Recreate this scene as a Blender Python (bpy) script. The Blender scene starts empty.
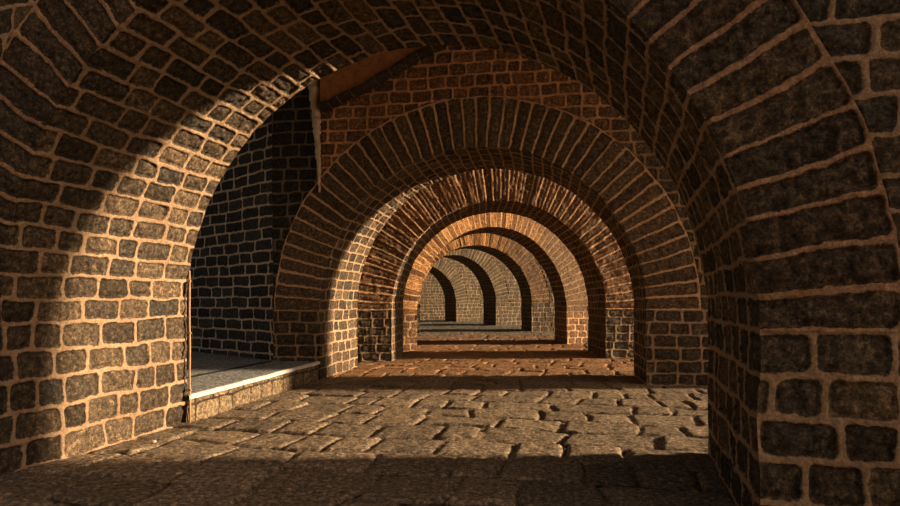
import bpy, math, random
import numpy as np
from mathutils import Vector

S = 1.3                       # metres per unit of eye height
C = bpy.context.scene.collection
sc = bpy.context.scene

# ------------------------------------------------------------------ camera, sky, sun, exposure
cam_d = bpy.data.cameras.new('camera'); cam = bpy.data.objects.new('camera', cam_d); C.objects.link(cam)
cam_d.sensor_width = 36; cam_d.lens = 36 * 620 / 900
cam_d.shift_y = 47 / 900
cam_d.clip_end = 400
cam.location = (0, 0, S)
cam.rotation_euler = (math.pi / 2, 0.004, 0)
sc.camera = cam

w = bpy.data.worlds.new('sky'); sc.world = w; w.use_nodes = True
wn = w.node_tree; wn.nodes.clear()
wo = wn.nodes.new('ShaderNodeOutputWorld'); wb = wn.nodes.new('ShaderNodeBackground')
wt = wn.nodes.new('ShaderNodeTexCoord'); ws = wn.nodes.new('ShaderNodeSeparateXYZ'); wr = wn.nodes.new('ShaderNodeValToRGB')
wn.links.new(wt.outputs['Generated'], ws.inputs[0]); wn.links.new(ws.outputs['Z'], wr.inputs[0])
wd = wn.nodes.new('ShaderNodeVectorMath'); wd.operation = 'DOT_PRODUCT'; wd.inputs[1].default_value = (.80, -.55, .24)  # warm glow lobe added to the sky as directional fill from behind right
wg = wn.nodes.new('ShaderNodeValToRGB'); wa = wn.nodes.new('ShaderNodeMix'); wa.data_type = 'RGBA'; wa.blend_type = 'ADD'; wa.inputs[0].default_value = 1.0
wg.color_ramp.elements[0].position = .5; wg.color_ramp.elements[0].color = (0, 0, 0, 1)
wg.color_ramp.elements[1].position = 1.0; wg.color_ramp.elements[1].color = (7.0, 4.7, 3.0, 1)
wn.links.new(wt.outputs['Generated'], wd.inputs[0]); wn.links.new(wd.outputs['Value'], wg.inputs[0])
wn.links.new(wr.outputs[0], wa.inputs[6]); wn.links.new(wg.outputs[0], wa.inputs[7])
wn.links.new(wa.outputs[2], wb.inputs[0]); wn.links.new(wb.outputs[0], wo.inputs[0])
e = wr.color_ramp.elements
e[0].position = 0.0; e[0].color = (1.0, .72, .48, 1)
e[1].position = 0.6; e[1].color = (.46, .48, .52, 1)
m_ = wr.color_ramp.elements.new(.15); m_.color = (.9, .74, .58, 1)
wb.inputs[1].default_value = 0.24

sun_d = bpy.data.lights.new('sun', 'SUN'); sun = bpy.data.objects.new('sun', sun_d); C.objects.link(sun)
sun_d.energy = 14.5; sun_d.color = (1.0, .71, .43); sun_d.angle = math.radians(4)
SUN_AZ = math.radians(1.2); SUN_EL = math.radians(13)
sdir = Vector((math.cos(SUN_AZ) * math.cos(SUN_EL), math.sin(SUN_AZ) * math.cos(SUN_EL), math.sin(SUN_EL)))
sun.rotation_euler = sdir.to_track_quat('Z', 'Y').to_euler()
sun.location = (30, 0, 12)

sc.view_settings.view_transform = 'Standard'; sc.view_settings.look = 'None'
sc.view_settings.gamma = 1; sc.view_settings.use_curve_mapping = False
sc.view_settings.exposure = 0.0
sc.cycles.max_bounces = 6; sc.cycles.diffuse_bounces = 3

# ------------------------------------------------------------------ noise helpers
def _hash(ix, iy, iz, seed):
    h = (ix.astype(np.int64) * 374761393 + iy.astype(np.int64) * 668265263 + iz.astype(np.int64) * 2147483647 + seed * 1274126177) & 0xffffffff
    h = ((h ^ (h >> 13)) * 1274126177) & 0xffffffff
    h = h ^ (h >> 16)
    return (h & 0xffff) / 65535.0

def noise(x, y, z, seed=0):
    x, y, z = np.broadcast_arrays(np.asarray(x, float), np.asarray(y, float), np.asarray(z, float))
    ix, iy, iz = np.floor(x), np.floor(y), np.floor(z)
    fx, fy, fz = x - ix, y - iy, z - iz
    fx = fx * fx * (3 - 2 * fx); fy = fy * fy * (3 - 2 * fy); fz = fz * fz * (3 - 2 * fz)
    r = 0
    for a in (0, 1):
        wx = fx if a else 1 - fx
        for b in (0, 1):
            wy = fy if b else 1 - fy
            for c in (0, 1):
                wz = fz if c else 1 - fz
                r = r + wx * wy * wz * _hash(ix + a, iy + b, iz + c, seed)
    return r * 2 - 1

def h2(a, b, seed):
    return _hash(np.asarray(a), np.asarray(b), np.zeros_like(np.asarray(a)), seed)

def sstep(x): x = np.clip(x, 0, 1); return x * x * (3 - 2 * x)

# ------------------------------------------------------------------ materials
def mat(name):
    m = bpy.data.materials.new(name); m.use_nodes = True
    nt = m.node_tree; b = nt.nodes['Principled BSDF']
    b.inputs['Specular IOR Level'].default_value = .12
    return m, nt, b
def nd(nt, kind, **kw):
    n = nt.nodes.new('ShaderNode' + kind)
    for k, v in kw.items(): setattr(n, k, v)
    return n
def ramp(nt, src, stops):
    r = nd(nt, 'ValToRGB'); nt.links.new(src, r.inputs[0])
    el = r.color_ramp.elements
    while len(el) < len(stops): el.new(.5)
    for i, (p, c) in enumerate(stops): el[i].position = p; el[i].color = (*c, 1)
    return r
def mth(nt, op, a, b=None, clamp=False):
    n = nd(nt, 'Math', operation=op); n.use_clamp = clamp
    for i, v in enumerate((a, b)):
        if v is None: continue
        if isinstance(v, (int, float)): n.inputs[i].default_value = v
        else: nt.links.new(v, n.inputs[i])
    return n.outputs[0]
def mix(nt, f, a, b, mode='MIX'):
    n = nd(nt, 'Mix', data_type='RGBA', blend_type=mode)
    for i, v in ((0, f), (6, a), (7, b)):
        if isinstance(v, (int, float)): n.inputs[i].default_value = v
        elif isinstance(v, tuple): n.inputs[i].default_value = (*v, 1)
        else: nt.links.new(v, n.inputs[i])
    return n.outputs[2]
def noi(nt, co, scale, detail=4, rough=.6, dist=0.0):
    n = nd(nt, 'TexNoise'); n.inputs['Scale'].default_value = scale; n.inputs['Detail'].default_value = detail
    n.inputs['Roughness'].default_value = rough; n.inputs['Distortion'].default_value = dist
    nt.links.new(co, n.inputs['Vector']); return n.outputs[0]

def masonry(name, bricks, mortar, joint_soft=.006, jitter=.012, grain=60, bump=.6, zones=None, bay_tint=False):
    """bricks: colours along the per-brick random value; the mesh carries distance-to-joint and a random per brick"""
    m, nt, b = mat(name)
    co = nd(nt, 'NewGeometry').outputs['Position']
    sd = nd(nt, 'Attribute', attribute_name='edge').outputs['Fac']
    rn = nd(nt, 'Attribute', attribute_name='pick').outputs['Fac']
    n_f = noi(nt, co, grain, 5, .65); n_m = noi(nt, co, 24, 6, .7); n_l = noi(nt, co, 1.3, 3, .5)
    d = mth(nt, 'ADD', sd, mth(nt, 'MULTIPLY', mth(nt, 'SUBTRACT', noi(nt, co, 20, 5, .7), .5), jitter * 3.2))
    mask = mth(nt, 'DIVIDE', mth(nt, 'ADD', d, joint_soft * .5), joint_soft, True)
    n = len(bricks)
    bc = ramp(nt, rn, [(i / (n - 1), c) for i, c in enumerate(bricks)]).outputs[0]
    if zones:      # shade painted into the colour: left end darker, right end browner
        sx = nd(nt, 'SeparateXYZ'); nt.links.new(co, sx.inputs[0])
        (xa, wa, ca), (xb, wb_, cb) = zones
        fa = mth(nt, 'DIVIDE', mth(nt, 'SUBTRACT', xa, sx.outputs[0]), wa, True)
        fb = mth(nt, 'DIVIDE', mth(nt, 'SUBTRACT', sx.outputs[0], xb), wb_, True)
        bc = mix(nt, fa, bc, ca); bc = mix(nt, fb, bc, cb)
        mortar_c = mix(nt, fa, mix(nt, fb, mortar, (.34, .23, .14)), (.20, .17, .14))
    else: mortar_c = mortar
    bc = mix(nt, 1.0, bc, ramp(nt, n_m, [(.34, (.35, .35, .35)), (.52, (1, 1, 1)), (.66, (2.3, 2.1, 1.8))]).outputs[0], 'MULTIPLY')
    bc = mix(nt, 1.0, bc, ramp(nt, n_f, [(.33, (.4, .4, .4)), (.67, (1.6, 1.6, 1.55))]).outputs[0], 'MULTIPLY')
    chip = mth(nt, 'GREATER_THAN', noi(nt, co, 22, 5, .7, 1.2), .66)
    bc = mix(nt, mth(nt, 'MULTIPLY', chip, .35), bc, tuple(min(1, c * .55) for c in mortar))
    if bay_tint:       # floor tint by depth: redder in the middle bays, bluer in the far ones
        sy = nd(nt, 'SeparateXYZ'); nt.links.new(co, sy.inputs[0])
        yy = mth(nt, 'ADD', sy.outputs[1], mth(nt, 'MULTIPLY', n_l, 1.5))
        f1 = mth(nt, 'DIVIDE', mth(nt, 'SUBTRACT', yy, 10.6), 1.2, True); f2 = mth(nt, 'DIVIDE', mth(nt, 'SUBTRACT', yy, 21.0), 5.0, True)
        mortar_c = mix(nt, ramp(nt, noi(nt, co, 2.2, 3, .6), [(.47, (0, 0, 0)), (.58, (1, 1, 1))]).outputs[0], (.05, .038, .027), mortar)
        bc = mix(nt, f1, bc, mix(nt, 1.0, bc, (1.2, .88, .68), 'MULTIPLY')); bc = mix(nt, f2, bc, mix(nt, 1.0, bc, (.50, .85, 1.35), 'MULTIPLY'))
    mc = mix(nt, 1.0, mortar_c, ramp(nt, n_m, [(.2, (.55, .5, .45)), (.7, (1.1, 1.1, 1.1))]).outputs[0], 'MULTIPLY')
    mc = mix(nt, 1.0, mc, ramp(nt, n_f, [(.3, (.6, .6, .6)), (.7, (1.2, 1.2, 1.2))]).outputs[0], 'MULTIPLY')
    mc = mix(nt, 1.0, mc, ramp(nt, n_l, [(.3, (.75, .7, .66)), (.7, (1.1, 1.1, 1.1))]).outputs[0], 'MULTIPLY')
    nt.links.new(mix(nt, mask, mc, bc), b.inputs['Base Color'])
    b.inputs['Roughness'].default_value = .82
    # relief: grain + chipped faces
    hgt = mth(nt, 'ADD', mth(nt, 'MULTIPLY', n_f, .010), mth(nt, 'MULTIPLY', noi(nt, co, 18, 6, .7, .6), .03))
    hgt = mth(nt, 'ADD', hgt, mth(nt, 'MULTIPLY', mth(nt, 'SUBTRACT', 1.0, mask), .012))
    bp = nd(nt, 'Bump'); bp.inputs['Strength'].default_value = bump; bp.inputs['Distance'].default_value = 1.0
    nt.links.new(hgt, bp.inputs['Height']); nt.links.new(bp.outputs[0], b.inputs['Normal'])
    return m

M_NEAR = masonry('dark_clinker_brick', [(.034, .027, .02), (.068, .051, .036), (.042, .037, .031), (.115, .084, .056), (.055, .043, .031)], (.41, .295, .195), bump=.85)
M_RING = masonry('ring_brick', [(.06, .045, .034), (.09, .065, .045), (.075, .06, .045), (.055, .042, .033)], (.52, .33, .205), bump=1.5)
M_RING2 = masonry('warm_ring_brick', [(.095, .066, .045), (.14, .10, .068), (.115, .08, .055), (.08, .055, .04)], (.80, .53, .32), bump=1.0)
M_RED = masonry('red_brown_brick', [(.17, .092, .052), (.24, .13, .072), (.12, .07, .043), (.27, .145, .085)], (.80, .45, .24), zones=((-2.05, .12, (.03, .028, .027)), (1.6, 1.5, (.075, .058, .042))))  # left zone paints the shade of that end into the bricks
M_ORANGE = masonry('orange_brick', [(.24, .12, .05), (.36, .19, .08), (.09, .045, .025), (.42, .23, .10)], (.66, .42, .21), bump=.9, zones=((-99, 1, (.1, .1, .1)), (1.5, 1.4, (.12, .08, .052))))  # right zone paints the dim lower right of the ring as browner brick
M_BROWN = masonry('brown_ring_brick', [(.13, .078, .048), (.17, .10, .06), (.10, .062, .04), (.15, .09, .055)], (.60, .38, .22), bump=.5)
M_FAR = masonry('grey_brown_brick', [(.05, .041, .03), (.08, .063, .045), (.06, .05, .038), (.10, .078, .055)], (.30, .23, .155), bump=.6)
M_DARK = masonry('dark_grey_brick', [(.028, .029, .032), (.05, .05, .05), (.038, .038, .041), (.075, .07, .065)], (.80, .70, .57))  # one even dark grey tone for the left wall
M_FLOOR = masonry('stone_floor', [(.15, .118, .085), (.21, .165, .12), (.13, .104, .08), (.19, .15, .11)], (.34, .235, .15), joint_soft=.012, jitter=.014, grain=45, bump=.55, bay_tint=True)
M_PAVE = masonry('grey_pavement', [(.20, .215, .235), (.25, .265, .28), (.22, .235, .25)], (.08, .08, .08), grain=50, bump=.3)

def plain(name, c1, c2, scale=8, bump=.4, rough=.85, bs=30, amp=.01):
    m, nt, b = mat(name); co = nd(nt, 'NewGeometry').outputs['Position']
    nt.links.new(ramp(nt, noi(nt, co, scale, 5, .65), [(.3, c1), (.7, c2)]).outputs[0], b.inputs['Base Color'])
    b.inputs['Roughness'].default_value = rough
    bp = nd(nt, 'Bump'); bp.inputs['Strength'].default_value = bump; bp.inputs['Distance'].default_value = 1
    nt.links.new(mth(nt, 'MULTIPLY', noi(nt, co, bs, 5, .7), amp), bp.inputs['Height']); nt.links.new(bp.outputs[0], b.inputs['Normal'])
    return m
M_PLASTER = plain('orange_plaster', (.46, .19, .08), (.68, .32, .15), 9, 1.0, bs=16, amp=.09)
M_PALE = plain('pale_mortar', (.50, .39, .28), (.80, .66, .50), 14, .9, amp=.02)
M_WHITE = plain('pale_stone', (.42, .38, .33), (.66, .61, .54), 10, .4)
M_EARTH = plain('dry_earth', (.10, .08, .055), (.17, .13, .09), 1.2, .5)
M_ROOF = plain('sooty_concrete', (.06, .05, .04), (.11, .09, .07), 2, .5)
M_IRON = plain('rusty_iron', (.22, .14, .08), (.38, .26, .16), 20, .3, .6)
M_STRIPE = plain('dark_stripe_fill', (.012, .012, .015), (.03, .03, .033), 12, .3)
M_PEB = plain('pebble_stone', (.28, .22, .16), (.48, .38, .29), 30, .3)

# ------------------------------------------------------------------ mesh assembly
class MB:
    def __init__(s): s.v = []; s.f = []; s.e = []; s.p = []; s.n = 0
    def grid(s, P, edge, pick, keep=None, flip=False):
        """P (ny,nx,3) points; edge, pick (ny,nx); keep (ny-1,nx-1) cells"""
        ny, nx = P.shape[:2]
        idx = np.arange(ny * nx).reshape(ny, nx)
        q = np.stack([idx[:-1, :-1], idx[:-1, 1:], idx[1:, 1:], idx[1:, :-1]], -1)
        if flip: q = q[..., ::-1]
        q = q.reshape(-1, 4) if keep is None else q[keep]
        s.v.append(P.reshape(-1, 3)); s.e.append(edge.ravel()); s.p.append(pick.ravel()); s.f.append(q + s.n); s.n += ny * nx
    def build(s, name, m, parent=None):
        v = np.concatenate(s.v); f = np.concatenate(s.f); e = np.concatenate(s.e); p = np.concatenate(s.p)
        used = np.zeros(len(v), bool); used[f.ravel()] = True
        mp = np.cumsum(used) - 1; v = v[used]; e = e[used]; p = p[used]; f = mp[f]
        me = bpy.data.meshes.new(name)
        me.vertices.add(len(v)); me.vertices.foreach_set('co', v.astype(np.float32).ravel())
        me.loops.add(f.size); me.loops.foreach_set('vertex_index', f.astype(np.int32).ravel())
        me.polygons.add(len(f)); me.polygons.foreach_set('loop_start', np.arange(0, f.size, 4, dtype=np.int32))
        me.update(calc_edges=True)
        me.polygons.foreach_set('use_smooth', np.ones(len(f), bool))
        for nm, arr in (('edge', e), ('pick', p)):
            a = me.attributes.new(nm, 'FLOAT', 'POINT'); a.data.foreach_set('value', arr.astype(np.float32))
        me.materials.append(m); me.validate()
        o = bpy.data.objects.new(name, me); C.objects.link(o); o.parent = parent
        return o

def simple(name, verts, faces, m, parent=None, smooth=False, bev=0):
    me = bpy.data.meshes.new(name); me.from_pydata([tuple(v) for v in verts], [], faces); me.update()
    me.materials.append(m)
    if smooth: me.polygons.foreach_set('use_smooth', [True] * len(me.polygons))
    o = bpy.data.objects.new(name, me); C.objects.link(o); o.parent = parent
    if bev:
        md = o.modifiers.new('edge', 'BEVEL'); md.width = bev; md.segments = 2
    return o

def prism(name, poly, thick, m, parent=None, axis=None, bev=0):
    """poly: 3D points in order (planar-ish), extruded by vector thick"""
    n = len(poly); a = [Vector(p) for p in poly]; b = [p + Vector(thick) for p in a]
    faces = [tuple(range(n)), tuple(range(2 * n - 1, n - 1, -1))] + [(i, i + n, (i + 1) % n + n, (i + 1) % n)[::-1] for i in range(n)]
    o = simple(name, a + b, faces, m, parent, bev=bev)
    import bmesh
    bm = bmesh.new(); bm.from_mesh(o.data); bmesh.ops.recalc_face_normals(bm, faces=bm.faces); bm.to_mesh(o.data); bm.free()
    return o

def bricks(u, rowf, rowh, lens, seed, joint=.016, warp=.012, umax=None, single=False, jv=.9):
    """brick pattern: u metres along the course, rowf float course index. -> distance to joint, random, local centre offset"""
    ww = noise(u * 4, rowf * 1.1, 3.3, seed) * warp + noise(u * 11, rowf * 2.7, 1.3, seed + 5) * warp * .5
    wv = noise(u * 3.1, rowf * .9, 7.7, seed + 9) * warp + noise(u * 12, rowf * 3, 4.7, seed + 6) * warp * .45
    rf = rowf + wv / rowh
    row = np.floor(rf + 1e-6).astype(int)
    dv = (.5 - np.abs(rf - row - .5)) * rowh
    if single:
        k = np.zeros_like(row); du = umax - u + ww
        cu = u - umax / 2
    else:
        r0, r1 = int(row.min()), int(row.max())
        k = np.zeros_like(row); du = np.zeros_like(u); cu = np.zeros_like(u)
        lo, hi = float(u.min()) - 2, float(u.max()) + 2
        rg = random.Random(seed * 77 + 5)
        uu = u + ww
        for r in range(r0, r1 + 1):
            rr = random.Random(seed * 10007 + r * 131)
            b = [math.floor(lo) - rr.random() * lens[1]]
            while b[-1] < hi: b.append(b[-1] + rr.uniform(*lens))
            b = np.array(b); sel = row == r
            if not sel.any(): continue
            x = uu[sel]; i = np.searchsorted(b, x) - 1; i = np.clip(i, 0, len(b) - 2)
            k[sel] = i + 1; du[sel] = np.minimum(x - b[i], b[i + 1] - x); cu[sel] = x - (b[i] + b[i + 1]) / 2
    rnd = h2(row, k, seed + 3)
    j = joint * (.75 + .6 * h2(row, k, seed + 4))
    # rounded corners
    a = du - j; b_ = dv - j * jv; rr_ = .03
    q1 = np.maximum(rr_ - a, 0); q2 = np.maximum(rr_ - b_, 0)
    sd = np.where((a < rr_) & (b_ < rr_), rr_ - np.hypot(q1, q2), np.minimum(a, b_))
    return sd, rnd, row, k, cu, (rf - row - .5) * rowh

def relief(sd, rnd, row, k, cu, cv, pos, seed, deep=.022, rough=.013, tilt=.05):
    """mortar stands proud, brick edge sinks, brick face swells back"""
    t = sstep(sd / .010)
    face = -deep + deep * .75 * sstep(sd / .05)
    tl = (h2(row, k, seed + 21) - .5) * tilt * cu + (h2(row, k, seed + 22) - .5) * tilt * 1.5 * cv + (h2(row, k, seed + 23) - .5) * .014
    x, y, z = pos[..., 0], pos[..., 1], pos[..., 2]
    n1 = noise(x * 17, y * 17, z * 17, seed) + .6 * noise(x * 37, y * 37, z * 37, seed + 1)
    n2 = noise(x * 30, y * 30, z * 30, seed + 2)
    return t * (face + tl + n1 * rough) + (1 - t) * n2 * .0045

def common(P, amp=.012):
    """irregularity shared by all meshes that meet at a point"""
    x, y, z = P[..., 0], P[..., 1], P[..., 2]
    d = [noise(x * 3.1, y * 3.1, z * 3.1, 91 + i) * amp + noise(x * 11, y * 11, z * 11, 95 + i) * amp * .55 for i in range(3)]
    return P + np.stack(d, -1)

def lin(a, b, h): return np.linspace(a, b, max(2, int(round((b - a) / h)) + 1))

def tag(o, label, cat, group=None, kind=None):
    o['label'] = label; o['category'] = cat
    if group: o['group'] = group
    if kind: o['kind'] = kind
    return o
def empty(name, loc):
    o = bpy.data.objects.new(name, None); o.location = loc; C.objects.link(o); return o

# ------------------------------------------------------------------ one cross wall with its arch
TOP = 4.7 * S
def arch_wall(idx, NL, NR, FL, FR, s, XL, XR, res, label, top=TOP, mats=None, ring_t=.60, Rz=None, face_lens=(.22, .40), n_arch=48):
    NL, NR, FL, FR = [np.array(p, float) * S for p in (NL, NR, FL, FR)]
    s = s * S; XL *= S; XR *= S; t_ring = ring_t * S
    Cn, Cf = (NL + NR) / 2, (FL + FR) / 2
    hn, hf = (NR - NL) / 2, (FR - FL) / 2
    R = float(np.hypot(*hn)); Rz = R if Rz is None else Rz * S
    T = float(np.hypot(*(Cf - Cn))); rk = min(1, .016 / res)
    mj, mr, ms, mp = mats
    root = empty('brick_arch', (Cn[0], Cn[1], 0))
    tag(root, label, 'arch', 'arches of the brick arcade')
    org = np.array([Cn[0], Cn[1], 0.0])
    n_p = 5 if idx == 1 else max(3, int(round(s / (.152 * S)))); hp = s / n_p
    h_arc = math.pi * R / n_arch
    seed = idx * 100 + 11
    unit = hn / R
    nf = np.array([unit[1], -unit[0]]); 
    if nf[1] > 0: nf = -nf
    uf = hf / np.hypot(*hf); nb = np.array([-uf[1], uf[0]])
    if nb[1] < 0: nb = -nb
    def pos(X, t, z):
        a = X / R
        n = Cn[None, None] + a[..., None] * hn; f = Cf[None, None] + a[..., None] * hf
        p = n * (1 - t[..., None]) + f * t[..., None]
        return np.concatenate([p, z[..., None]], -1)
    def fin(P, N, h, border):
        return common(P) + N * (h * border)[..., None] - org
    def bord(d, wd=.02): return sstep(d / wd)
    def N3(n2, shape): return np.broadcast_to(np.array([n2[0], n2[1], 0.0]), shape + (3,))
    def face(mb, side, xs, zs, rs, mode):
        """flat brickwork on the near (0) or far (1) face"""
        X, Z = np.meshgrid(xs, zs)
        P = pos(X, np.full_like(X, float(side)), Z)
        rowf = np.where(Z < s, Z / hp, n_p + (Z - s) / .195)
        sd, rnd, row, k, cu, cv = bricks(X + 30, rowf, .192, face_lens, seed + side * 7 + (0 if mode == 'pier' else 0))
        h = relief(sd, rnd, row, k, cu, cv, P, seed, rough=.013 * rk)
        keep = None
        border = np.ones_like(X)
        if mode == 'spandrel':
            rad = np.hypot(X / (R + t_ring), (Z - s) / (Rz + t_ring))
            inside = rad < 1 - .05 / R
            kp = ~(inside[:-1, :-1] & inside[1:, :-1] & inside[:-1, 1:] & inside[1:, 1:])
            keep = kp
            P = P + N3(nf if side == 0 else nb, X.shape) * (-.05 * sstep((1.0 - rad) * R / .03))[..., None]
        else:
            d = np.minimum.reduce([np.abs(X - xs[0]), np.abs(X - xs[-1])])
            border = bord(d)
        mb.grid(fin(P, N3(nf if side == 0 else nb, X.shape), h, border), sd, rnd, keep, flip=(side == 1))
    # ---- piers
    for sg in (-1, 1):
        mb = MB()
        X0, X1 = (R, XR) if sg > 0 else (-XL, -R)
        for side, rs in ((0, res), (1, res * 2.5)):
            face(mb, side, lin(X0, X1, rs), lin(0, s, rs), rs, 'pier')
        # jamb (inner) and outer end
        for X, n2, rs in ((sg * R, -sg * unit, res), (X1 if sg > 0 else X0, sg * unit, max(res * 3, .06))):
            ts = lin(0, T, rs) / T; zs = lin(0, s, rs)
            t, Z = np.meshgrid(ts, zs); P = pos(np.full_like(t, X), t, Z)
            sd, rnd, row, k, cu, cv = bricks(t * T, Z / hp, .19, (.24, .44), seed + 31 + sg)
            h = relief(sd, rnd, row, k, cu, cv, P, seed, rough=.013 * rk)
            mb.grid(fin(P, N3(n2, t.shape), h, bord(np.minimum(t, 1 - t) * T)), sd, rnd, None, flip=bool(n2 @ unit > 0) is False)
        mb.build('pier', mj, root)
    # ---- ring of voussoirs, near and far face
    mb = MB()
    for side, rs in ((0, res), (1, res * 2.5)):
        th = lin(0, math.pi, rs / (R + t_ring * .5)); rr = lin(0, t_ring, rs)
        A, Q = np.meshgrid(th, rr)
        X = -(R + Q) * np.cos(A); Z = s + (Rz + Q) * np.sin(A)
        P = pos(X, np.full_like(X, float(side)), Z)
        sd, rnd, row, k, cu, cv = bricks(Q, A / math.pi * n_arch, h_arc * 1.1, None, seed + 41, joint=.018, warp=.012, single=True, umax=t_ring)
        h = relief(sd, rnd, row, k, cu * .4, cv, P, seed + 1, deep=.022, rough=(.018 if idx == 1 else .012) * rk) + .010 * sstep(Q / .02)
        mb.grid(fin(P, N3(nf if side == 0 else nb, X.shape), h, bord(Q)), sd, rnd, None, flip=(side == 1) is False)
    mb.build('arch_ring', mr, root)
    # ---- soffit
    mb = MB()
    th = lin(0, math.pi, res / R); ts = lin(0, T, res) / T
    A, t = np.meshgrid(th, ts)
    P = pos(-R * np.cos(A), t, s + Rz * np.sin(A))
    sd, rnd, row, k, cu, cv = bricks(t * T, A / math.pi * n_arch + 60, h_arc, (.24, .44), seed + 51)
    h = relief(sd, rnd, row, k, cu, cv, P, seed + 2, rough=.013 * rk)
    N = np.concatenate([(np.cos(A)[..., None] * unit), -np.sin(A)[..., None]], -1)
    mb.grid(fin(P, N, h, bord(np.minimum(t, 1 - t) * T)), sd, rnd, None, flip=True)
    mb.build('vault_soffit', ms, root)
    # ---- wall above
    mb = MB()
    for side, rs in ((0, max(res, .018)), (1, max(res * 2.5, .06))):
        face(mb, side, lin(-XL, XR, rs), lin(s, top, rs), rs, 'spandrel')
    for X, sg in ((-XL, -1), (XR, 1)):
        ts = lin(0, T, .06) / T; zs = lin(s, top, .06)
        t, Z = np.meshgrid(ts, zs); P = pos(np.full_like(t, X), t, Z)
        sd, rnd, row, k, cu, cv = bricks(t * T, Z / .195, .19, (.24, .44), seed + 61 + sg)
        mb.grid(fin(P, N3(sg * unit, t.shape), sd * 0, sd * 0), sd, rnd)
    mb.build('spandrel_wall', mp, root)
    return dict(R=R, s=s, T=T, pos=pos, nf=nf, unit=unit, Cn=Cn)

def pv(*a): return a
def from_rot(cx, cy, rot, R, T, TR=None):
    c, s_ = math.cos(rot), math.sin(rot)
    TR = T if TR is None else TR
    NL = (cx - R * c, cy - R * s_); NR = (cx + R * c, cy + R * s_)
    return NL, NR, (NL[0] - s_ * T, NL[1] + c * T), (NR[0] - s_ * TR, NR[1] + c * TR)

a1 = arch_wall(1, *from_rot(-.672, 3.017, -.275, 1.979, 1.563), .872, 1.979 + 1.3, 1.979 + 1.6, .012,
    'nearest brick arch, framing the whole view, with sunlit blocks on its left jamb', mats=(M_NEAR, M_RING, M_NEAR, M_NEAR), ring_t=.5, n_arch=43)
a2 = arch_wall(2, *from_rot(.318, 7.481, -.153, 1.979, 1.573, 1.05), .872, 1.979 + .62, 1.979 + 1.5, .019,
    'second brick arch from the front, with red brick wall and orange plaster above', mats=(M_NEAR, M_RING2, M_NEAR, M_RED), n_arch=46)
arch_wall(3, (-.95, 10.1), (2.64, 10.5), (-.86, 11.4), (2.66, 11.95), .84, 1.82 + 1.3, 1.82 + 1.4, .026,
    'third brick arch from the front, its brown ring just inside the second', mats=(M_FAR, M_BROWN, M_NEAR, M_BROWN))
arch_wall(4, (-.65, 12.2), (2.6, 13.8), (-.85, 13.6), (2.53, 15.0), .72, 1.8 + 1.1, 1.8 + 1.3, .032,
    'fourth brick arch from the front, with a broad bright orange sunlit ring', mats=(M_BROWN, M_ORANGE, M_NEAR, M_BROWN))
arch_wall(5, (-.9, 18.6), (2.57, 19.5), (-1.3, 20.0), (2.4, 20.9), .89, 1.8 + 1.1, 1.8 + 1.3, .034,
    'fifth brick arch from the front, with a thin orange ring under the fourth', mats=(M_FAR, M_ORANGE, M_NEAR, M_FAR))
arch_wall(6, (-1.46, 22.4), (1.78, 24.0), (-2.0, 23.8), (1.37, 25.4), .88, 1.8 + 1.1, 1.8 + 1.3, .034,
    'sixth brick arch from the front, grey brown, left of the fifth arch pier', mats=(M_FAR, M_FAR, M_FAR, M_FAR))
arch_wall(7, (-2.9, 26.8), (.28, 28.5), (-3.5, 28.2), (-.24, 30.0), .82, 1.8 + 1.1, 1.8 + 1.3, .034,
    'seventh brick arch, the smallest visible dark opening deep in the arcade', mats=(M_FAR, M_FAR, M_FAR, M_FAR))

# ------------------------------------------------------------------ flat brick walls of the setting
def flat_wall(name, A, B, z1, res, m, seed, lens=(.22, .40), thick=.4):
    A = np.array(A, float) * S; B = np.array(B, float) * S
    L = float(np.hypot(*(B - A))); d = (B - A) / L; n = np.array([d[1], -d[0]])
    us = lin(0, L, res); zs = lin(0, z1, res); U, Z = np.meshgrid(us, zs)
    mb = MB()
    P = np.stack([A[0] + d[0] * U, A[1] + d[1] * U, Z], -1)
    sd, rnd, row, k, cu, cv = bricks(U, Z / .195, .192, lens, seed)
    h = relief(sd, rnd, row, k, cu, cv, P, seed)
    mb.grid(common(P) + np.array([n[0], n[1], 0]) * h[..., None], sd, rnd)
    us = lin(0, L, .25); zs = lin(0, z1, .25); U, Z = np.meshgrid(us, zs)
    P = np.stack([A[0] + d[0] * U - n[0] * thick, A[1] + d[1] * U - n[1] * thick, Z], -1)
    sd, rnd, *_ = bricks(U, Z / .195, .192, lens, seed + 1)
    mb.grid(P, sd, rnd, flip=True)
    for uu in (0, L):
        t, Z = np.meshgrid(np.array([0, thick]), lin(0, z1, .2))
        P = np.stack([A[0] + d[0] * uu - n[0] * t, A[1] + d[1] * uu - n[1] * t, Z], -1)
        mb.grid(P, Z * 0 - .05, Z * 0)
    o = mb.build(name, m); o['kind'] = 'structure'
    return o
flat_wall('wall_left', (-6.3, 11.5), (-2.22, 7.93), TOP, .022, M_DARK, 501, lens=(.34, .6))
flat_wall('wall_far', (-6.5, 30.0), (4.0, 34.5), TOP, .035, M_FAR, 601)
#flat_wall('wall_right', (5.2, 20.6), (2.6, 31.5), TOP, .12, M_NEAR, 701)

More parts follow.
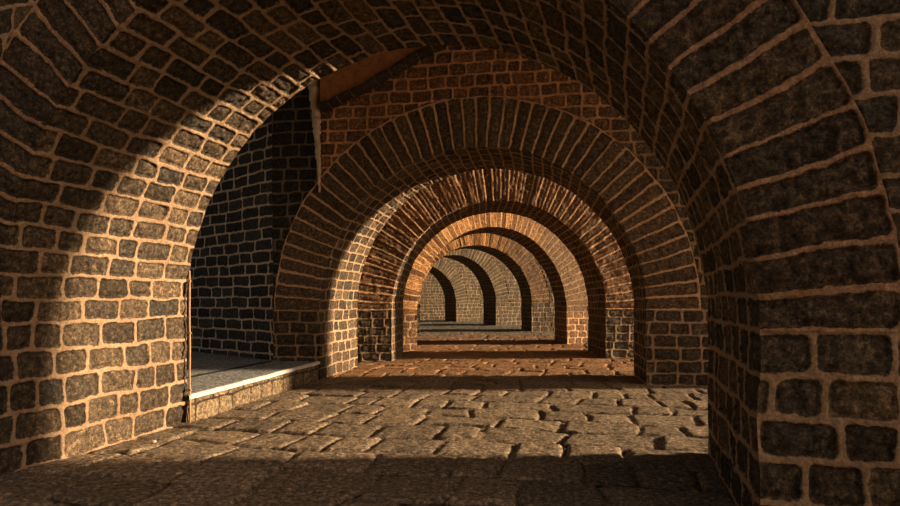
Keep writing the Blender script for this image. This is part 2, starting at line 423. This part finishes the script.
# ------------------------------------------------------------------ floor of rough paving stones
def axis_pts(segs):
    out = []
    for a, b, h in segs: out += list(np.arange(a, b, h))
    return np.array(out + [segs[-1][1]])
ys = axis_pts([(0.9, 2.0, .06), (2.0, 8.5, .017), (8.5, 13, .028), (13, 20, .05), (20, 46, .12)])
xs = axis_pts([(-9, -4.6, .08), (-4.6, 4.6, .021), (4.6, 9, .08)])
X, Y = np.meshgrid(xs, ys)
a = -.21; ca, sa = math.cos(a), math.sin(a)
U = X * ca + Y * sa; V = -X * sa + Y * ca
U2 = U + noise(U * .9, V * .9, 1.1, 71) * .12; V2 = V + noise(U * .8, V * .8, 5.1, 72) * .10 + noise(U * 2.2, V * 2.2, 5.1, 74) * .03
sd, rnd, row, k, cu, cv = bricks(U2, V2 / .56, .56, (.36, .85), 801, joint=.007, warp=.035, jv=1.7)
t = sstep(sd / .022)
tl = (h2(row, k, 31) - .5) * .03 * cu + (h2(row, k, 32) - .5) * .08 * cv + (h2(row, k, 33) - .5) * .014
n1 = noise(X * 6, Y * 6, 0, 81) * .006 + noise(X * 17, Y * 17, 0, 82) * .004 + noise(X * 41, Y * 41, 0, 83) * .002
Z = t * (.004 + tl + n1 - .011 * (1 - sstep((sd + .004) / .06))) + (1 - t) * (-.020 + noise(X * 3, Y * 3, 0, 84) * .012) + noise(X * .5, Y * .5, 0, 85) * .012
mb = MB(); mb.grid(np.stack([X, Y, Z], -1), sd, rnd)
fl = mb.build('floor', M_FLOOR); fl['kind'] = 'structure'
g = simple('ground', [(-70, -40, -.12), (90, -40, -.12), (90, 90, -.12), (-70, 90, -.12)], [(0, 1, 2, 3)], M_EARTH); g['kind'] = 'structure'

# roof slab over the arcade
rp = [(-5.2, 3.2), (4.0, 1.6), (4.9, 9), (4.9, 20), (2.5, 33), (-7.5, 31), (-5.4, 12)]
ro = prism('ceiling', [(x * S, y * S, TOP + .03) for x, y in rp], (0, 0, .3), M_ROOF); ro['kind'] = 'structure'

# ------------------------------------------------------------------ raised pavement in the left opening
KH = .235 * S
p0 = np.array([-2.14, 5.03]) * S; p1 = np.array([-1.66, 7.80]) * S       # kerb line
lft0 = np.array([-6.4, 6.2]) * S; lft1 = np.array([-6.3, 11.4]) * S; cor = np.array([-2.22, 7.98]) * S
pav = empty('raised_pavement', (p0[0], p0[1], 0))
tag(pav, 'grey raised pavement with a pale kerb edge in the left opening', 'pavement')
o0 = np.array([p0[0], p0[1], 0])
kd = (p1 - p0) / np.hypot(*(p1 - p0)); kn = np.array([-kd[1], kd[0]])       # kn points left
mb = MB()
L = float(np.hypot(*(p1 - p0)))
u, v = np.meshgrid(lin(0, 1, .006), lin(0, 1, .006))
far_pt = p1 + (lft1 - p1) * v[..., None]
near_pt = p0 + (lft0 - p0) * v[..., None]
PP = near_pt * (1 - u[..., None]) + far_pt * u[..., None]
PP = PP + 0
UU = (PP - p0) @ kd; VV = (PP - p0) @ kn
sd, rnd, row, k, cu, cv = bricks(UU + 20, VV / .5, .5, (.4, .8), 905, joint=.008, warp=.02)
Zp = np.full_like(u, KH) - .008 * (1 - sstep(sd / .01)) + noise(UU * 8, VV * 8, 0, 12) * .002
mb.grid(np.concatenate([PP, Zp[..., None]], -1) - o0, sd, rnd)
mb.build('paving', M_PAVE, pav)
# kerb face in large blocks, two uneven courses
mb = MB()
U, Zk = np.meshgrid(lin(0, L, .012), lin(-.03, KH - .03, .010))
P = np.stack([p0[0] + kd[0] * U, p0[1] + kd[1] * U, Zk], -1) - np.array([kn[0], kn[1], 0]) * .012
sd, rnd, row, k, cu, cv = bricks(U + 9, (Zk + .03) / .235, .235, (.26, .5), 911, joint=.009, warp=.012)
h = relief(sd, rnd, row, k, cu, cv, P, 911, deep=.01, rough=.008)
mb.grid(common(P, .008) - np.array([kn[0], kn[1], 0]) * h[..., None] - o0, sd, rnd)
M_KERB = masonry('kerb_block', [(.12, .092, .06), (.17, .13, .085), (.10, .076, .052), (.15, .115, .075)], (.05, .038, .026), bump=.8)
mb.build('kerb_face', M_KERB, pav)
# pale coping strip with a worn uneven edge
mb = MB()
U, W = np.meshgrid(lin(0, L, .015), np.array([-.028, -.03, -.03, -.02, -.01, .0, .012, .025, .026]))
zc = np.array([-.045, -.03, -.012, -.001, 0.004, .004, .003, .001, -.02])[:, None] + 0 * U
wob = noise(U * 3, 0, 0, 5) * .012 + noise(U * 13, 0, 0, 6) * .007
P = np.stack([p0[0] + kd[0] * U + kn[0] * (W + wob), p0[1] + kd[1] * U + kn[1] * (W + wob), KH + zc + noise(U * 5, W * 9, 0, 7) * .003], -1)
mb.grid(P - o0, U * 0 + 1, U * 0)
mb.build('kerb_coping', M_WHITE, pav)
# thin dark stripe along the pavement, its top slightly proud
q0 = np.array([-2.72, 5.74]) * S; q1 = np.array([-2.27, 7.78]) * S
sn = np.array([-.98, .18])
w_ = .045
sl = [(*(q0 - sn * w_), KH - .03), (*(q1 - sn * w_), KH - .03), (*(q1 + sn * w_), KH - .03), (*(q0 + sn * w_), KH - .03)]
prism('dark_stripe', [Vector(p) - Vector(o0) for p in sl], (0, 0, .037), M_STRIPE, pav, bev=.004)

# ------------------------------------------------------------------ things on the second arch's wall
def on_w2(px, py, off=0.0):
    """point of the second wall's near plane seen towards a direction, pushed off the wall"""
    u = (px - 450) / 620; v = (300 - py) / 620
    n = a2['nf']; c = a2['Cn'] + n * off
    tt = (n @ c) / (n @ np.array([u, 1.0]))
    return Vector((u * tt, tt, S + v * tt))
n2 = a2['nf']
# plaster vault springer
bot = [(321, 107), (335, 102), (350, 95), (367, 87), (385, 76), (407, 64), (431, 50), (447, 42), (480, 26), (520, 8), (560, -8)]
poly = [on_w2(x, y - 4, .16) for x, y in bot] + [on_w2(560, -40, .16), on_w2(321, -40, .16)]
bv = empty('plastered_vault_end', on_w2(321, 107)); bo = Vector(bv.location)
tag(bv, 'orange plastered end of a sloping vault above the second arch', 'plaster panel')
prism('plaster_face', [p - bo for p in poly], (-n2[0] * .2, -n2[1] * .2, 0), M_PLASTER, bv)
# brick edging along its lower edge
mb = MB()
bp = np.array([on_w2(x, y, .0) for x, y in bot]); seg = np.r_[0, np.cumsum(np.linalg.norm(np.diff(bp, axis=0), axis=1))]
ul = lin(0, seg[-1], .02)
cl = np.stack([np.interp(ul, seg, bp[:, i]) for i in range(3)], -1)
tg = np.gradient(cl, axis=0); tg /= np.linalg.norm(tg, axis=1)[:, None]
nn = np.array([n2[0], n2[1], 0.0]); dn = np.cross(tg, nn); dn[dn[:, 2] > 0] *= -1
prof = [(0.0, .20), (.0, .21), (.015, .215), (.035, .21), (.055, .2), (.07, .18), (.075, .10), (.075, -.02)]
PP = np.stack([cl + dn * a_ + nn * b_ for a_, b_ in prof], 0)
Ue, We = np.meshgrid(ul, np.arange(len(prof)) * .03)
sd, rnd, row, k, cu, cv = bricks(Ue, We * 0 + .5, .5, (.16, .3), 955, joint=.008)
PP = common(PP, .014)
mb.grid(PP - np.array(bo), sd, rnd)
mb.build('brick_edging', M_RING, bv)
# pale mortar run below the springer
path = [(308, 72, 14), (316, 84, 11), (316.5, 100, 9), (317.5, 118, 7), (318.5, 135, 6), (319, 150, 4.5), (319.5, 166, 3.2), (319.8, 180, 2.2), (320, 192, 1.2)]
vs = []; fs = []
rg = random.Random(4)
fine = []
for i in range(len(path) - 1):
    for j in range(6):
        f_ = j / 6; a_, b_ = path[i], path[i + 1]
        fine.append(tuple(a_[q] * (1 - f_) + b_[q] * f_ for q in range(3)))
fine.append(path[-1])
mo = on_w2(318, 130)
for x, y, w_ in fine:
    jx = rg.uniform(-.6, .6); w_ = w_ * rg.uniform(.8, 1.15); dpt = .03 + .012 * w_
    for fx, fo in ((-.5, -.03), (-.45, dpt * .7), (-.1, dpt * rg.uniform(.85, 1.1)), (.3, dpt * rg.uniform(.8, 1.1)), (.5, dpt * .5), (.5, -.03)):
        vs.append(on_w2(x + jx + fx * w_, y, 0) + Vector((n2[0], n2[1], 0)) * fo - mo)
nr = len(fine)
for i in range(nr - 1):
    for j in range(5): fs.append((i * 6 + j, i * 6 + j + 1, (i + 1) * 6 + j + 1, (i + 1) * 6 + j))
fs += [tuple(range(6))[::-1], tuple(range((nr - 1) * 6, nr * 6))]
mr_ = simple('mortar_run', vs, fs, M_PALE, smooth=True); mr_.location = mo
tag(mr_, 'pale tapering run of mortar down the wall beside the orange plaster', 'mortar')

# ------------------------------------------------------------------ iron rod on the far corner of the nearest left pier
rc = Vector((-2.118 * S, 5.04 * S, 0)); n = 10; vs = []; fs = []
for i in range(13):
    z = i / 12 * 1.62
    for j in range(n):
        an = 2 * math.pi * j / n; vs.append((math.cos(an) * .011 + math.sin(i * 1.3) * .002, math.sin(an) * .011, z))
for i in range(12):
    for j in range(n): fs.append((i * n + j, i * n + (j + 1) % n, (i + 1) * n + (j + 1) % n, (i + 1) * n + j))
fs += [tuple(range(n))[::-1], tuple(range(12 * n, 13 * n))]
rod = empty('corner_rod', rc)
tag(rod, 'thin upright tan rod on the far corner of the nearest left pier', 'rod')
simple('shaft', vs, fs, M_IRON, rod, smooth=True)
for z in (.35, .95, 1.5):
    b = [(-.045, -.012, z), (.015, -.012, z), (.015, .014, z), (-.045, .014, z)]
    prism('bracket', b, (0, 0, .02), M_IRON, rod, bev=.002)

# ------------------------------------------------------------------ loose pebbles
def pebble(px, py, size, flat, seed, label):
    d = 620 / (py - 300) * S; x = (px - 450) / 620 * d
    import bmesh
    bm = bmesh.new(); bmesh.ops.create_icosphere(bm, subdivisions=3, radius=size)
    for v in bm.verts:
        c = v.co * (30 / 1); nn_ = float(noise(c.x * .8, c.y * .8, c.z * .8, seed))
        v.co *= 1 + nn_ * .28; v.co.z *= flat; v.co.x *= 1.25
    me = bpy.data.meshes.new('pebble'); bm.to_mesh(me); bm.free(); me.materials.append(M_PEB)
    me.polygons.foreach_set('use_smooth', [True] * len(me.polygons))
    o = bpy.data.objects.new('pebble', me); C.objects.link(o)
    o.location = (x, d, size * flat * .75 + .012); o.rotation_euler.z = seed
    tag(o, label, 'pebble', 'loose pebbles on the paving')
pebble(153, 443, .022, .7, 3, 'pale pebble at the foot of the nearest left pier')
pebble(178, 475, .026, .45, 5, 'flat pale pebble lying in a joint of the shaded paving')
pebble(675, 458, .016, .7, 8, 'small pebble at the shadow edge beside the nearest right pier')
